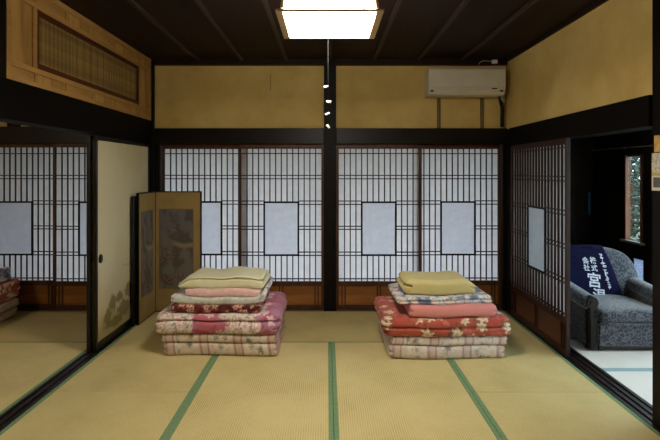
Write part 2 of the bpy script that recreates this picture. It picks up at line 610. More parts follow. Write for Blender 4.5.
def shoji(n, label, paper_w, gaps, w0, w1, loc, rz=0.0, slat=None, frame=None, board=None, top=1.802, boards=2, sd=0.009):
    slat = slat or M['slat']; frame = frame or M['frame_brown']; board = board or M['waist_board']
    st = 0.031
    W = paper_w + 2 * st
    r = tag(empty('door_%d' % n, loc, rz), label, kind='structure')
    r['own_axes'] = 1
    pt = top - 0.05
    zb = 0.311
    dk = slat
    box('stile', 0, st, 0, 0.032, 0.004, top, frame, r, 0.002)
    box('stile', W - st, W, 0, 0.032, 0.004, top, frame, r, 0.002)
    box('top_rail', st, W - st, 0.001, 0.031, pt, top, frame, r)
    box('bottom_rail', st, W - st, 0.001, 0.031, 0.004, 0.055, frame, r)
    box('middle_rail', st, W - st, 0.001, 0.031, 0.262, zb, frame, r)
    # waist boards with muntin pairs
    nb = boards
    bw = (W - 2 * st) / nb
    for k in range(nb):
        box('waist_board', st + k * bw, st + (k + 1) * bw, 0.014, 0.024, 0.055, 0.262, board, r)
    for xc in (st + 0.052, W / 2, W - st - 0.052):
        for s_ in (-1, 1):
            box('waist_muntin', xc + s_ * 0.017 - 0.007, xc + s_ * 0.017 + 0.007, 0.004, 0.014, 0.055, 0.262, frame, r)
    p = paper_w / gaps
    hw = 0.006
    xw0, xw1 = st + w0 * p, st + w1 * p
    for i in range(1, gaps):
        x = st + i * p
        if w0 < i < w1:
            box('slat', x - hw, x + hw, sd, 0.020, WZ1, pt, dk, r)
            box('slat', x - hw, x + hw, sd, 0.020, zb, WZ0, dk, r)
        elif i in (w0, w1):
            box('slat', x - hw, x + hw, sd, 0.020, WZ1, pt, dk, r)
            box('slat', x - hw, x + hw, sd, 0.020, zb, WZ0, dk, r)
        else:
            box('slat', x - hw, x + hw, sd, 0.020, zb, pt, dk, r)
    hh = 0.0055
    for z in ZS:
        if WZ0 - 0.004 < z < WZ1 + 0.008:
            box('crossbar', st, xw0 - 0.008, 0.008, 0.019, z - hh, z + hh, dk, r)
            box('crossbar', xw1 + 0.008, W - st, 0.008, 0.019, z - hh, z + hh, dk, r)
        else:
            box('crossbar', st, W - st, 0.008, 0.019, z - hh, z + hh, dk, r)
    wf = M['black_wood']
    t = 0.018
    o_ = [(st, zb), (W - st, zb), (W - st, pt), (st, pt)]
    i_ = [(xw0, WZ0 + .004), (xw1, WZ0 + .004), (xw1, WZ1 - .004), (xw0, WZ1 - .004)]
    pv = [(x, y, z) for y in (0.020, 0.0212) for x, z in o_ + i_]
    pf = []
    for k in range(4):
        q = (k + 1) % 4
        pf += [(k, q, 4 + q, 4 + k), (8 + k, 12 + k, 12 + q, 8 + q), (k, 8 + k, 8 + q, q), (4 + k, 4 + q, 12 + q, 12 + k)]
    link('paper', mesh_np('paper', pv, pf, M['paper'], smooth=False), None, r)
    pane = box('window_pane', xw0 + 0.006, xw1 - 0.006, 0.0165, 0.0195, WZ0 + .006, WZ1 - .006, M['pane_paper'], r)
    for a in ((xw0 - .008, xw0 - .008 + t, WZ0, WZ1), (xw1 + .008 - t, xw1 + .008, WZ0, WZ1)):
        box('window_frame', a[0], a[1], 0.005, 0.020, a[2], a[3], wf, r)
    for z0, z1 in ((WZ0, WZ0 + t), (WZ1 - t, WZ1)):
        box('window_frame', xw0 - .008 + t, xw1 + .008 - t, 0.005, 0.020, z0, z1, wf, r)
    return r


PX = 0.01088


def bx(px):
    return (px - VX) * PX


PW = 0.871
shoji(1, 'paper lattice door behind the painted folding screen', PW, 14, 4, 10, (bx(163.6) - 0.031, 5.118, 0))
shoji(2, 'paper lattice door left of the black centre post', PW, 14, 4, 10, (bx(321.3) - PW - 0.031, 5.082, 0))
shoji(3, 'paper lattice door right of the black centre post', PW, 14, 4, 10, (bx(338.8) - 0.031, 5.082, 0))
shoji(4, 'paper lattice door beneath the air conditioner', PW, 14, 4, 10, (bx(499) - PW - 0.031, 5.118, 0))
shoji(5, 'paper lattice door of the neighbouring room beside the fusuma', PW, 14, 4, 10, (bx(56) - 0.031, 5.082, 0), top=1.818)
shoji(6, 'paper lattice door of the neighbouring room behind its bedding', PW, 14, 4, 10, (bx(53) - PW - 0.031, 5.118, 0), top=1.818)
shoji(7, 'dark red paper lattice door standing half open before the armchair', 1.08, 18, 6, 12, (1.934, 4.925, 0), -math.pi / 2,
      M['red_slat'], M['red_frame'], M['waist_dark'], 1.775, sd=0.003)
shoji(8, 'paper lattice door at the far end of the neighbouring room', PW, 14, 4, 10, (bx(53) - 2 * PW - 0.06, 5.082, 0), top=1.818)

# ------------------------------------------------------------------ left wall: beam, fusuma, transom
wall_left = tag(empty('wall_left', (-1.96, 2.5, 0)), 'left wall line of black beam above the open fusuma', kind='structure')
box('lintel_beam', -2.05, -1.90, NEAR, 5.05, 1.815, 2.055, M['black_wood_y'], wall_left)
box('hanging_strut', -2.03, -1.90, 2.64, 2.768, 2.055, 2.72, M['black_wood'], wall_left)
box('plaster_panel', -1.99, -1.94, NEAR, 2.64, 2.055, 2.72, M['plaster'], wall_left)
box('backing_panel', -2.03, -1.96, 2.768, 5.05, 2.055, 2.72, M['corridor_wall'], wall_left)


def grid_panel(name, w_, h_, nx, nz, colfn, mat, parent, loc, rot, th=0.004):
    """thin printed board standing in its own x/z plane, printed side towards -y"""
    xs = np.linspace(0, w_, nx); zs = np.linspace(0, h_, nz)
    X, Z = np.meshgrid(xs, zs)
    X = X.ravel(); Z = Z.ravel()
    n = len(X)
    vs_ = np.stack([X, np.zeros(n), Z], 1).tolist()
    col = colfn(X, Z)
    fs = []
    for j in range(nz - 1):
        for i in range(nx - 1):
            a = j * nx + i
            fs.append((a, a + 1, a + nx + 1, a + nx))
    c4 = [(0, 0), (w_, 0), (w_, h_), (0, h_)]
    vs_ += [(x, th, z) for x, z in c4]
    col = np.vstack([col, np.repeat(col[:1], 4, 0)])
    k = n
    fs.append((k + 3, k + 2, k + 1, k))
    e = [0, nx - 1, nz * nx - 1, (nz - 1) * nx]
    for q in range(4):
        fs.append((e[q], k + q, k + (q + 1) % 4, e[(q + 1) % 4]))
    me = mesh_np(name, vs_, fs, mat, col, smooth=False)
    return link(name, me, None, parent, loc, rot)


def fusuma_print(X, Z):
    c = np.tile(np.array(lin((198, 189, 158))), (len(X), 1))
    c = mixc(c, (186, 172, 128), ss(0.35, 0.7, fbm(X * 3, Z * 3, 3)) * 0.5)
    # faint far hills
    ridge = 0.60 + 0.10 * fbm(X * 4, X * 0, 11) + 0.05 * np.sin(X * 9)
    c = mixc(c, (168, 158, 122), ss(0.02, 0.0, np.abs(Z - ridge)) * ss(.4, .6, fbm(X * 8, Z * 8, 5)) * 0.7)
    # ground wash
    c = mixc(c, (150, 134, 76), ss(0.40, 0.16, Z + 0.10 * fbm(X * 5, X * 0, 21)) * 0.8)
    # clumps of trees; x runs from the far post towards the room
    def clump(cx, cz, rx, rz, seed):
        d = np.hypot((X - cx) / rx, (Z - cz) / rz)
        e = d + 0.8 * (fbm(X * 30, Z * 30, seed) - 0.5)
        return ss(1.05, 0.6, e)
    for cx, cz, rx, rz, sd in ((0.84, 0.32, .08, .09, 1), (0.93, 0.23, .09, .08, 2), (0.70, 0.35, .10, .05, 3), (0.60, 0.22, .17, .09, 4),
                               (0.80, 0.15, .22, .05, 6), (0.50, .37, .10, .08, 7), (0.36, .28, .14, .12, 8)):
        c = mixc(c, (104, 96, 54), clump(cx, cz, rx, rz, sd) * 0.75)
    return c


def fusuma(n, label, loc, wd, x_dir=-1):
    r = tag(empty('door_%d' % n, loc, math.pi / 2), label, kind='structure')
    r['own_axes'] = 1
    # rotated +90 deg: own x runs to +Y (away from camera), own -y faces +X (into the room)
    H = 1.802
    fb = 0.03
    box('frame_stile', 0, fb, 0, 0.028, 0.004, H, M['screen_black'], r, 0.002)
    box('frame_stile', wd - fb, wd, 0, 0.028, 0.004, H, M['screen_black'], r, 0.002)
    box('frame_rail', fb, wd - fb, 0, 0.028, H - 0.035, H, M['screen_black'], r)
    box('frame_rail', fb, wd - fb, 0, 0.028, 0.004, 0.072, M['screen_black'], r)
    g = grid_panel('painted_panel', wd - 2 * fb, H - 0.035 - 0.072, 130, 190, lambda X, Z: fusuma_print(wd - X - 0.05, Z + 0.072), M['print'], r, (fb, 0.006, 0.072), (0, 0, 0), 0.012)
    disc('door_pull', 0.030, 0.040, 0.012, M['hikite'], r, (fb + 0.05, 0.002, 0.765))
    return r


fusuma(9, 'cream fusuma door painted with misty trees and black frame', (-1.915, 3.885, 0), 1.165)
fusuma(10, 'cream fusuma door slid behind the painted one', (-1.962, 3.87, 0), 1.165)

# transom above the fusuma
tr = tag(empty('transom_panel', (-1.90, 3.93, 2.055)), 'pale wooden transom with a reed screen in a dark red frame', 'transom')
TX0, TX1 = -1.94, -1.896
ty = [2.772, 2.815, 3.022, 3.065, 4.725, 4.796, 5.03, 5.05]


def trb(name, y0, y1, z0, z1, x1=TX1, mat=None, bev=0.002, parent=None):
    return box(name, TX0, x1, y0, y1, z0, z1, mat or M['transom'], parent or tr, bev)


trb('bottom_rail', 2.772, 5.048, 2.056, 2.085)
trb('top_rail', 2.772, 5.048, 2.672, 2.715)
trb('end_stile', 2.772, 2.812, 2.085, 2.672)
trb('end_stile', 5.012, 5.048, 2.085, 2.672)
trb('lower_rail', 2.812, 5.012, 2.142, 2.178)
trb('upper_rail', 2.812, 5.012, 2.568, 2.602)
trb('inner_stile', 3.024, 3.066, 2.178, 2.568)
trb('inner_stile', 4.735, 4.785, 2.178, 2.568)
ys = [2.812, 3.05, 3.41, 3.80, 4.20, 4.55, 4.76, 5.012]
for i in range(7):
    a, b_ = ys[i], ys[i + 1]
    trb('small_panel', a + 0.006, b_ - 0.006, 2.085, 2.142, TX1 - 0.008, M['transom_z' if i % 2 else 'transom'])
    trb('small_panel', a + 0.006, b_ - 0.006, 2.602, 2.672, TX1 - 0.008, M['transom_z' if i % 2 == 0 else 'transom'])
    if i: 
        trb('divider', a - 0.006, a + 0.006, 2.085, 2.142, TX1 - 0.003)
        trb('divider', a - 0.006, a + 0.006, 2.602, 2.672, TX1 - 0.003)
trb('side_panel', 2.812, 3.024, 2.178, 2.568, TX1 - 0.010, M['transom_z'])
trb('side_panel', 4.785, 5.012, 2.178, 2.568, TX1 - 0.010, M['transom_z'])
trb('inner_frame', 3.066, 4.735, 2.178, 2.215, TX1 - 0.003, M['transom_red'])
trb('inner_frame', 3.066, 4.735, 2.532, 2.568, TX1 - 0.003, M['transom_red'])
trb('inner_frame', 3.066, 3.092, 2.215, 2.532, TX1 - 0.003, M['transom_red'])
trb('inner_frame', 4.709, 4.735, 2.215, 2.532, TX1 - 0.003, M['transom_red'])
trb('screen_backing', 3.092, 4.709, 2.215, 2.532, TX1 - 0.034, M['transom_red'], 0)
nre = 128
for i in range(nre):
    y = 3.096 + (4.705 - 3.096) * (i + 0.5) / nre
    wre = 0.0046 if i % 16 else 0.0052
    o = box('reed', TX1 - 0.030, TX1 - 0.020, y - wre, y + wre, 2.215, 2.532, M[('reed', 'reed_dark', 'reed', 'reed', 'reed_dark')[(i // 2 + i // 7) % 5]], tr)
for z in (2.240, 2.256, 2.508):
    box('reed_tie', TX1 - 0.020, TX1 - 0.018, 3.092, 4.709, z - 0.0015, z + 0.0015, M['transom_red'], tr)

# ------------------------------------------------------------------ right wall
wall_right = tag(empty('wall_right', (1.97, 3.0, 0)), 'right wall of ochre plaster over a black beam and post', kind='structure')
box('plaster_panel', 1.946, 2.03, 2.80, 5.09, 1.962, 2.69, M['plaster'], wall_right)
box('lintel_beam', 1.925, 2.09, 2.80, 4.95, 1.775, 1.962, M['black_wood_y'], wall_right)
box('ceiling_molding', 1.925, 2.03, 2.80, 5.04, 2.685, 2.72, M['ceiling'], wall_right)
box('near_post', 1.945, 2.075, 2.67, 2.80, -0.02, 2.72, M['black_wood'], wall_right, 0.003)
box('plaster_panel', 1.96, 2.03, NEAR, 2.67, 0.0, 2.72, M['plaster'], wall_right)

# wall behind the camera and the neighbouring room's own far side
tag(box('wall_front', -4.7, 3.38, NEAR - 0.1, NEAR, -0.04, 2.72, M['plaster']), 'plaster wall closing the rooms behind the viewer', kind='structure')
tag(box('wall_side_room', -4.70, -4.60, NEAR, 5.19, -0.04, 2.72, M['plaster']), 'plaster wall on the far side of the neighbouring room', kind='structure')

# ------------------------------------------------------------------ ceiling
ceiling = tag(empty('ceiling', (0, 2.5, 2.72)), 'dark brown board ceiling with thin battens', kind='structure')
bxs = [-1.90] + [0.035 + k * 0.475 for k in range(-4, 5)]
bxs = sorted(set([-1.895] + [0.035 + k * 0.475 for k in range(-4, 5) if -1.8 < 0.035 + k * 0.475 < 1.9] + [1.95]))
for a, b_ in zip(bxs[:-1], bxs[1:]):
    box('ceiling_board', a + 0.001, b_ - 0.001, NEAR, 5.17, 2.722, 2.735, M['ceiling'], ceiling)
for a in bxs[1:-1]:
    box('batten', a - 0.016, a + 0.016, NEAR, 5.04, 2.698, 2.722, M['batten'], ceiling)
for k in range(6):
    a = -4.6 + k * 0.45
    box('ceiling_board', a, a + 0.448, NEAR, 5.17, 2.722, 2.735, M['ceiling'], ceiling)
tag(box('ceiling_sky_block', -4.9, 2.2, -0.6, 5.40, 2.745, 2.85, M['roof']), 'unseen roof slab added to keep sky light off the ceiling', kind='structure')  # added out of view: stops sky light leaking between the ceiling boards
tag(box('trim_1', -4.9, 2.06, 5.20, 6.75, 1.99, 2.05, M['black_wood_x']), 'unseen eave drawn deep to dim the tops of the paper doors', kind='structure')  # out of view; depth chosen so the upper paper gets less daylight
tag(box('trim_2', -4.9, 2.06, 5.19, 5.98, -0.06, -0.02, M['waist_dark']), 'veranda boards outside the paper doors', kind='structure')
tag(box('wall_shade_block', -4.9, -2.85, 6.45, 6.53, -0.4, 2.05, M['corridor_wall']), 'unseen wall added outside to dim the paper doors of the neighbouring room', kind='structure')  # added out of view: cuts daylight on the neighbouring room's paper doors

# ------------------------------------------------------------------ corridor (sunroom) on the right
WX = 3.30
wc = tag(empty('wall_corridor', (WX, 3.0, 0)), 'dark board wall of the corridor with narrow window', kind='structure')
OY0, OY1 = 4.885, 5.165


def cw(y0, y1, z0, z1):
    box('wall_board', WX, WX + 0.03, y0, y1, z0, z1, M['corridor_wall'], wc)


cw(OY1, 5.86, -0.04, 2.35)
cw(OY0, OY1, 1.685, 2.35)
cw(OY0, OY1, 0.575, 0.76)
cw(5.045, OY1, 0.30, 0.575)
cw(OY0, OY1, -0.04, 0.30)
cw(4.55, OY0, -0.04, 2.35)
cw(1.20, 4.55, -0.04, 0.35)
cw(1.20, 4.55, 1.95, 2.35)
cw(NEAR, 1.20, -0.04, 2.35)
win1 = tag(empty('window_1', (WX, (OY0 + OY1) / 2, 0.76)), 'narrow corridor window with red brown frame and leaves outside', kind='structure')
box('window_stile', WX - 0.02, WX + 0.03, OY1 - 0.025, OY1, 0.76, 1.685, M['window_wood'], win1)
box('window_stile', WX - 0.02, WX + 0.03, OY0, OY0 + 0.02, 0.76, 1.685, M['window_wood'], win1)
box('window_rail', WX - 0.01, WX + 0.03, OY0 + 0.02, OY1 - 0.025, 1.665, 1.685, M['window_wood'], win1)
box('window_sill', WX - 0.05, WX + 0.03, OY0 - 0.03, OY1 + 0.03, 0.735, 0.76, M['metal'], win1)
box('pane', WX + 0.012, WX + 0.016, OY0 + 0.02, OY1 - 0.025, 0.76, 1.665, M['glass'], win1)
box('lower_pane', WX + 0.010, WX + 0.014, OY0, 5.045, 0.30, 0.575, M['lace'], win1)
win2 = tag(empty('window_2', (WX, 2.9, 0.35)), 'wide corridor window beside the armchair', kind='structure')
for k in range(5):
    y = 1.20 + k * (3.35 - 0.03) / 4
    box('window_stile', WX, WX + 0.03, y, y + 0.03, 0.35, 1.95, M['window_wood'], win2)
    if k < 4:
        box('pane', WX + 0.012, WX + 0.016, y + 0.03, y + 0.83, 0.35, 1.95, M['glass'], win2)
tag(box('wall_corridor_end', 2.07, WX + 0.03, 5.80, 5.86, -0.04, 2.35, M['corridor_wall']), 'dark end wall of the corridor', kind='structure')
tag(box('wall_corridor_inner', 2.07, 2.10, 5.19, 5.80, -0.04, 2.35, M['corridor_wall']), 'dark inner wall of the corridor past the corner post', kind='structure')
tag(box('ceiling_corridor', 2.03, 3.9, NEAR, 5.90, 2.35, 2.40, M['corridor_wall']), 'low dark corridor ceiling', kind='structure')
cr = tag(empty('curtain_rail', (3.26, 5.15, 1.765)), 'thin metal curtain rail along the corridor wall above the narrow window', 'curtain rail')
tube('rail', [(0, -0.55, 0), (0, 0.60, 0)], 0.006, M['metal'], cr)
for yy in (-0.45, 0.0, 0.5):
    box('bracket', 3.262, WX, 5.15 + yy - .008, 5.15 + yy + .008, 1.755, 1.775, M['metal'], cr)

# ------------------------------------------------------------------ pendant lamp
LZ, LH = 2.34, 0.258
top_h = 0.235   # half width at the top of the shade
HT = 0.20


def quadpanel(name, pts, mat, parent, th=0.004):
    me = bpy.data.meshes.new(name)
    p = [Vector(q) for q in pts]
    n = (p[1] - p[0]).cross(p[3] - p[0]).normalized() * th
    me.from_pydata([tuple(q) for q in p] + [tuple(q - n) for q in p], [],
                   [(0, 1, 2, 3), (7, 6, 5, 4), (0, 4, 5, 1), (1, 5, 6, 2), (2, 6, 7, 3), (3, 7, 4, 0)])
    me.materials.append(mat)
    return link(name, me, None, parent)


def pendant(LX, LY, label, glow, side):
    lamp = tag(empty('pendant_lamp', (LX, LY, LZ)), label, 'lamp')
    lamp['own_axes'] = 1
    h = LH - 0.014
    t_ = top_h
    quadpanel('bottom_diffuser', [(-h, -h, 0.004), (-h, h, 0.004), (h, h, 0.004), (h, -h, 0.004)], glow, lamp)
    cs = [(-1, -1), (1, -1), (1, 1), (-1, 1)]
    for k in range(4):
        a, b_ = cs[k], cs[(k + 1) % 4]
        g = 0.012
        def pt(c, o, r, z):
            # pull panel corners in from the posts
            return (c[0] * r + (o[0] - c[0]) / 2 * g, c[1] * r + (o[1] - c[1]) / 2 * g, z)
        quadpanel('side_diffuser', [pt(a, b_, h, 0.02), pt(b_, a, h, 0.02), pt(b_, a, t_ - 0.014, HT), pt(a, b_, t_ - 0.014, HT)], side, lamp)
    for k in range(4):
        a, b_ = cs[k], cs[(k + 1) % 4]
        if a[1] == b_[1]:
            box('frame_bar', -LH - 0.026, LH + 0.026, a[1] * (LH - 0.008) - 0.008, a[1] * (LH - 0.008) + 0.008, 0, 0.010, M['lamp_wood'], lamp)
            box('top_bar', -t_, t_, a[1] * (t_ - 0.008) - 0.008, a[1] * (t_ - 0.008) + 0.008, HT, HT + 0.018, M['lamp_wood'], lamp)
        else:
            box('frame_bar', a[0] * (LH + 0.008) - 0.018, a[0] * (LH + 0.008) + 0.018, -LH + 0.016, LH - 0.016, 0, 0.014, M['lamp_wood'], lamp)
            box('top_bar', a[0] * (t_ - 0.008) - 0.008, a[0] * (t_ - 0.008) + 0.008, -t_ + 0.016, t_ - 0.016, HT, HT + 0.018, M['lamp_wood'], lamp)
        tube('corner_post', [(a[0] * (LH - 0.008), a[1] * (LH - 0.008), 0.018), (a[0] * (t_ - 0.008), a[1] * (t_ - 0.008), HT)], 0.009, M['lamp_wood'], lamp, 6)
    quadpanel('top_cover', [(-t_ + .016, -t_ + .016, HT + .01), (t_ - .016, -t_ + .016, HT + .01), (t_ - .016, t_ - .016, HT + .01), (-t_ + .016, t_ - .016, HT + .01)], M['lamp_wood'], lamp)
    tube('stem', [(0, 0, HT + 0.01), (0, 0, 2.70 - LZ)], 0.012, M['dark_plastic'], lamp)
    disc('ceiling_cap', 0.05, 0.05, 0.03, M['white_plastic'], lamp, (0.02, 0, 2.705 - LZ), (math.pi / 2, 0, 0))
    pc = tube('pull_cord', [(-0.008, 0, 0.0), (-0.008, 0.004, -0.3), (-0.008, 0, 1.755 - LZ)], 0.0018, M['dark_cord'], lamp)
    for zz, ax, dx in ((1.99, 0.2, -0.012), (1.904, -0.1, 0.004), (1.835, 0.5, -0.004), (1.762, -0.9, 0.0)):
        o = box('cord_tag', -0.008 + dx - 0.013, -0.008 + dx + 0.013, -0.006, 0.006, zz - LZ - 0.006, zz - LZ + 0.006, M['tag_white'], pc, 0.002)
        o.location = (-0.008 + dx, -0.006, zz - LZ)
        o.rotation_euler = (0, -ax, 0.2)


pendant(0.014, 2.696, 'square white pendant lamp in a wooden frame, brightly lit', M['lamp_glow'], M['lamp_side'])
pendant(-3.55, 2.40, 'square pendant lamp of the neighbouring room', emit('dim_lamp_bottom', (255, 244, 226), LAMP * LAMP_2), emit('dim_lamp_side', (255, 242, 224), LAMP_SIDE * LAMP_2))

# ------------------------------------------------------------------ air conditioner
ac = tag(empty('air_conditioner', (1.46, 5.085, 2.27)), 'off white wall air conditioner high beside the ceiling corner', 'air conditioner')
ac['own_axes'] = 1


def extrude_x(name, prof, x0, x1, mat, parent, smooth=False):
    """profile in own y/z, extruded along x"""
    n = len(prof)
    vs_ = [(x0, p[0], p[1]) for p in prof] + [(x1, p[0], p[1]) for p in prof]
    fs = [tuple(range(n - 1, -1, -1)), tuple(range(n, 2 * n))]
    fs += [(i, (i + 1) % n, n + (i + 1) % n, n + i) for i in range(n)]
    me = mesh_np(name, vs_, fs, mat, smooth=False)
    bm = bmesh.new(); bm.from_mesh(me)
    bmesh.ops.recalc_face_normals(bm, faces=list(bm.faces))
    bm.to_mesh(me); bm.free()
    return link(name, me, None, parent)


extrude_x('body', [(0, 0.035), (-0.14, 0.035), (-0.185, 0.05), (-0.205, 0.085), (-0.208, 0.30), (-0.19, 0.318), (0, 0.318)], -0.40, 0.40, M['white_plastic'], ac)
extrude_x('front_panel', [(-0.207, 0.118), (-0.216, 0.120), (-0.218, 0.298), (-0.209, 0.303)], -0.398, 0.398, M['white_plastic'], ac)
extrude_x('louver', [(-0.150, 0.037), (-0.186, 0.047), (-0.209, 0.087), (-0.214, 0.085), (-0.192, 0.042), (-0.152, 0.031)], -0.33, 0.33, M['white_plastic'], ac)
for sx in (-0.365, 0.36):
    box('corner_vent', sx - 0.015, sx + 0.015, -0.212, -0.190, 0.068, 0.084, M['dark_plastic'], ac)
box('display', 0.26, 0.31, -0.2115, -0.200, 0.094, 0.106, M['dark_plastic'], ac)
tube('drain_pipe', [(0.38, -0.10, 0.06), (0.395, -0.09, -0.02), (0.425, -0.055, -0.08), (0.43, -0.035, -0.18), (0.43, -0.035, -0.285)], 0.020, M['pipe'], ac, 10)
tube('cable', [(0.35, -0.17, 0.045), (0.39, -0.18, 0.0), (0.41, -0.16, -0.04), (0.40, -0.13, -0.02), (0.38, -0.1, 0.04)], 0.005, M['cord'], ac, 6)
for i, px in enumerate((438.6, 481.8)):
    x = (px - VX) * PX
    s_ = box('wall_strip', x - 0.018, x + 0.018, 5.075, 5.0895, 1.975, 2.304, M['strip_grey'])
    tag(s_, ('weathered wooden strip on the plaster under the left end of the air conditioner', 'weathered wooden strip on the plaster near the drain pipe of the air conditioner')[i], 'wooden strip', 'strips under the air conditioner')
jb = tag(empty('cable_box', (1.80, 5.03, 2.665)), 'small white cable box on the ceiling molding above the air conditioner', 'cable box')
jb['own_axes'] = 1
box('housing', -0.03, 0.03, -0.018, 0.009, 0.0, 0.04, M['tag_white'], jb, 0.004)
tube('cable', [(-0.03, -0.004, 0.02), (-0.08, 0.0, 0.03), (-0.13, -0.002, 0.028), (-0.16, 0.002, 0.008), (-0.17, 0.004, -0.008)], 0.004, M['cord'], jb, 6)

# ------------------------------------------------------------------ bedding
def q_striped(c0=(206, 193, 174), stripe=(150, 96, 86), leaf=(112, 118, 100), seed=1, pitch=0.28):
    def f(s, t):
        c = np.tile(np.array(lin(c0)), (len(s), 1))
        c = mixc(c, (188, 166, 140), ss(.4, .7, fbm(s * 30, t * 30, seed)) * 0.5)
        ph = np.mod(s + 0.02 + 0.004 * np.sin(t * 9), pitch)
        for off, w_ in ((0.055, 0.010), (0.115, 0.008)):
            c = mixc(c, stripe, ss(w_ * 1.5, w_ * 0.6, np.abs(ph - off)) * 0.75)
        c = mixc(c, (176, 140, 124), ss(0.02, 0.028, ph - 0.045) * ss(0.028, 0.02, ph - 0.08) * 0.45)
        r, i = flowers(s, t, 0.085, 0.044, seed + 3, 7)
        mask = ss(0.135, 0.15, ph)
        k = ss(1.0, 0.6, r) * mask
        c = mixc(c, leaf, k * 0.8 * ss(.25, .6, fbm(s * 55, t * 55, seed + 4)))
        c = mixc(c, (92, 96, 84), ss(.55, .3, r) * mask * (i > .4) * 0.7)
        r2, i2 = flowers(s, t, 0.05, 0.012, seed + 8, 5)
        c = mixc(c, (170, 120, 112), ss(1.0, 0.7, r2) * mask * 0.6)
        return c
    return f


def q_rose(seed=4):
    def f(s, t):
        c = np.tile(np.array(lin((178, 98, 108))), (len(s), 1))
        ph = np.mod(s / 0.55 + 0.0 + 0.30 * (fbm(s * 9, t * 16, seed + 1) - .5), 1.0)
        a = fbm(s * 9, t * 9, seed)
        c = mixc(c, (160, 128, 156), ss(.42, .62, fbm(s * 7, t * 12, seed + 2)) * 0.6)
        c = mixc(c, (158, 52, 72), ss(.5, .7, fbm(s * 14, t * 22, seed + 7)) * 0.6)
        rose = ss(0.0, 0.05, ph) * ss(0.60, 0.52, ph + 0.16 * (a - .5))
        c = mixc(c, (214, 196, 184), rose)
        r, i = flowers(s, t, 0.085, 0.046, seed + 11, 6)
        pet = 0.5 + 0.5 * np.sin(r * 9 + 6 * i)
        c = mixc(c, (238, 226, 218), ss(1.0, .8, r) * rose)
        c = mixc(c, (226, 196, 196), ss(1.0, .8, r) * (1 - rose) * (i > .72) * .8)
        c = mixc(c, (196, 128, 136), ss(1.0, .9, r) * pet * rose * (i > .45) * 0.75)
        c = mixc(c, (158, 138, 132), ss(1.0, .9, r) * pet * rose * (i <= .45) * 0.45)
        edge = ss(0.16, 0.0, np.abs(r - 1.08)) * rose
        c = mixc(c, (74, 60, 56), edge * (h2(np.floor(s * 60), np.floor(t * 60), 3) > .45) * 0.85)
        c = mixc(c, (106, 112, 78), ss(.2, .1, np.abs(r - 1.35)) * rose * (i > .3) * 0.6)
        return c
    return f


def q_dark(seed=9):
    def f(s, t):
        c = np.tile(np.array(lin((74, 30, 30))), (len(s), 1))
        c = mixc(c, (116, 44, 40), ss(.5, .7, fbm(s * 20, t * 20, seed)) * .8)
        r, i = flowers(s, t, 0.055, 0.026, seed, 5)
        c = mixc(c, (206, 170, 150), ss(1.0, .75, r) * (i > .25))
        c = mixc(c, (150, 62, 58), ss(.5, .3, r) * (i > .25))
        c = mixc(c, (186, 98, 92), ss(.2, .05, np.abs(r - 1.25)) * (i > .5))
        return c
    return f


def q_pale(c0, c1, seed, amp=0.7, cell=0.06, petals=5):
    def f(s, t):
        c = np.tile(np.array(lin(c0)), (len(s), 1))
        r, i = flowers(s, t, cell, cell * 0.42, seed, petals)
        c = mixc(c, c1, ss(1.0, .6, r) * amp * (i > .2))
        c = mixc(c, c1, ss(.5, .8, fbm(s * 40, t * 40, seed)) * amp * .5)
        return c
    return f


def q_blue(seed=5):
    def f(s, t):
        c = np.tile(np.array(lin((204, 202, 200))), (len(s), 1))
        c = mixc(c, (118, 126, 150), ss(.46, .60, fbm(s * 11, t * 11, seed)))
        c = mixc(c, (90, 98, 126), ss(.56, .70, fbm(s * 24, t * 24, seed + 3)) * .8)
        r, i = flowers(s, t, 0.09, 0.035, seed + 6, 5)
        c = mixc(c, (224, 196, 178), ss(1.0, .7, r) * (i > .35))
        c = mixc(c, (96, 108, 88), ss(.18, .05, np.abs(r - 1.2)) * (i > .35) * .7)
        return c
    return f


def q_ends(base, ends, x0, x1, soft=0.03):
    """print that changes towards the ends of the cloth (the lining turned out)"""
    def f(s, t):
        a = base(s, t); b_ = ends(s, t)
        k = np.clip(ss(x0 + soft, x0, s) + ss(x1 - soft, x1, s), 0, 1)[:, None]
        return a * (1 - k) + b_ * k
    return f


def q_orange(seed=6):
    def f(s, t):
        c = np.tile(np.array(lin((176, 86, 68))), (len(s), 1))
        c = mixc(c, (164, 66, 56), ss(.45, .7, fbm(s * 12, t * 12, seed)) * .7)
        c = mixc(c, (206, 124, 108), ss(.55, .75, fbm(s * 16 + 9, t * 16, seed + 4)) * .6)
        r, i = flowers(s, t, 0.105, 0.050, seed + 2, 6)
        keep = (i > .35) * ss(.36, .46, fbm(s * 5, t * 5, seed + 12))
        r = r + 0.5 * (fbm(s * 60, t * 60, seed + 21) - .5)
        c = mixc(c, (222, 206, 180), ss(1.0, .8, r) * keep)
        c = mixc(c, (196, 150, 100), ss(.5, .2, r) * keep * .7)
        c = mixc(c, (150, 130, 110), ss(.1, .0, np.abs(r - .7)) * keep * .6)
        c = mixc(c, (104, 96, 58), ss(.22, .08, np.abs(r - 1.25)) * keep * (fbm(s * 40, t * 40, 2) > .5) * .85)
        c = mixc(c, (58, 54, 70), ss(.16, .0, np.abs(r - 1.45)) * (i > .8) * .8)
        return c
    return f


def q_plain(c0, seed=2, vary=0.12):
    def f(s, t):
        c = np.tile(np.array(lin(c0)), (len(s), 1))
        return c * (1 - vary / 2 + vary * fbm(s * 9, t * 9, seed))[:, None]
    return f


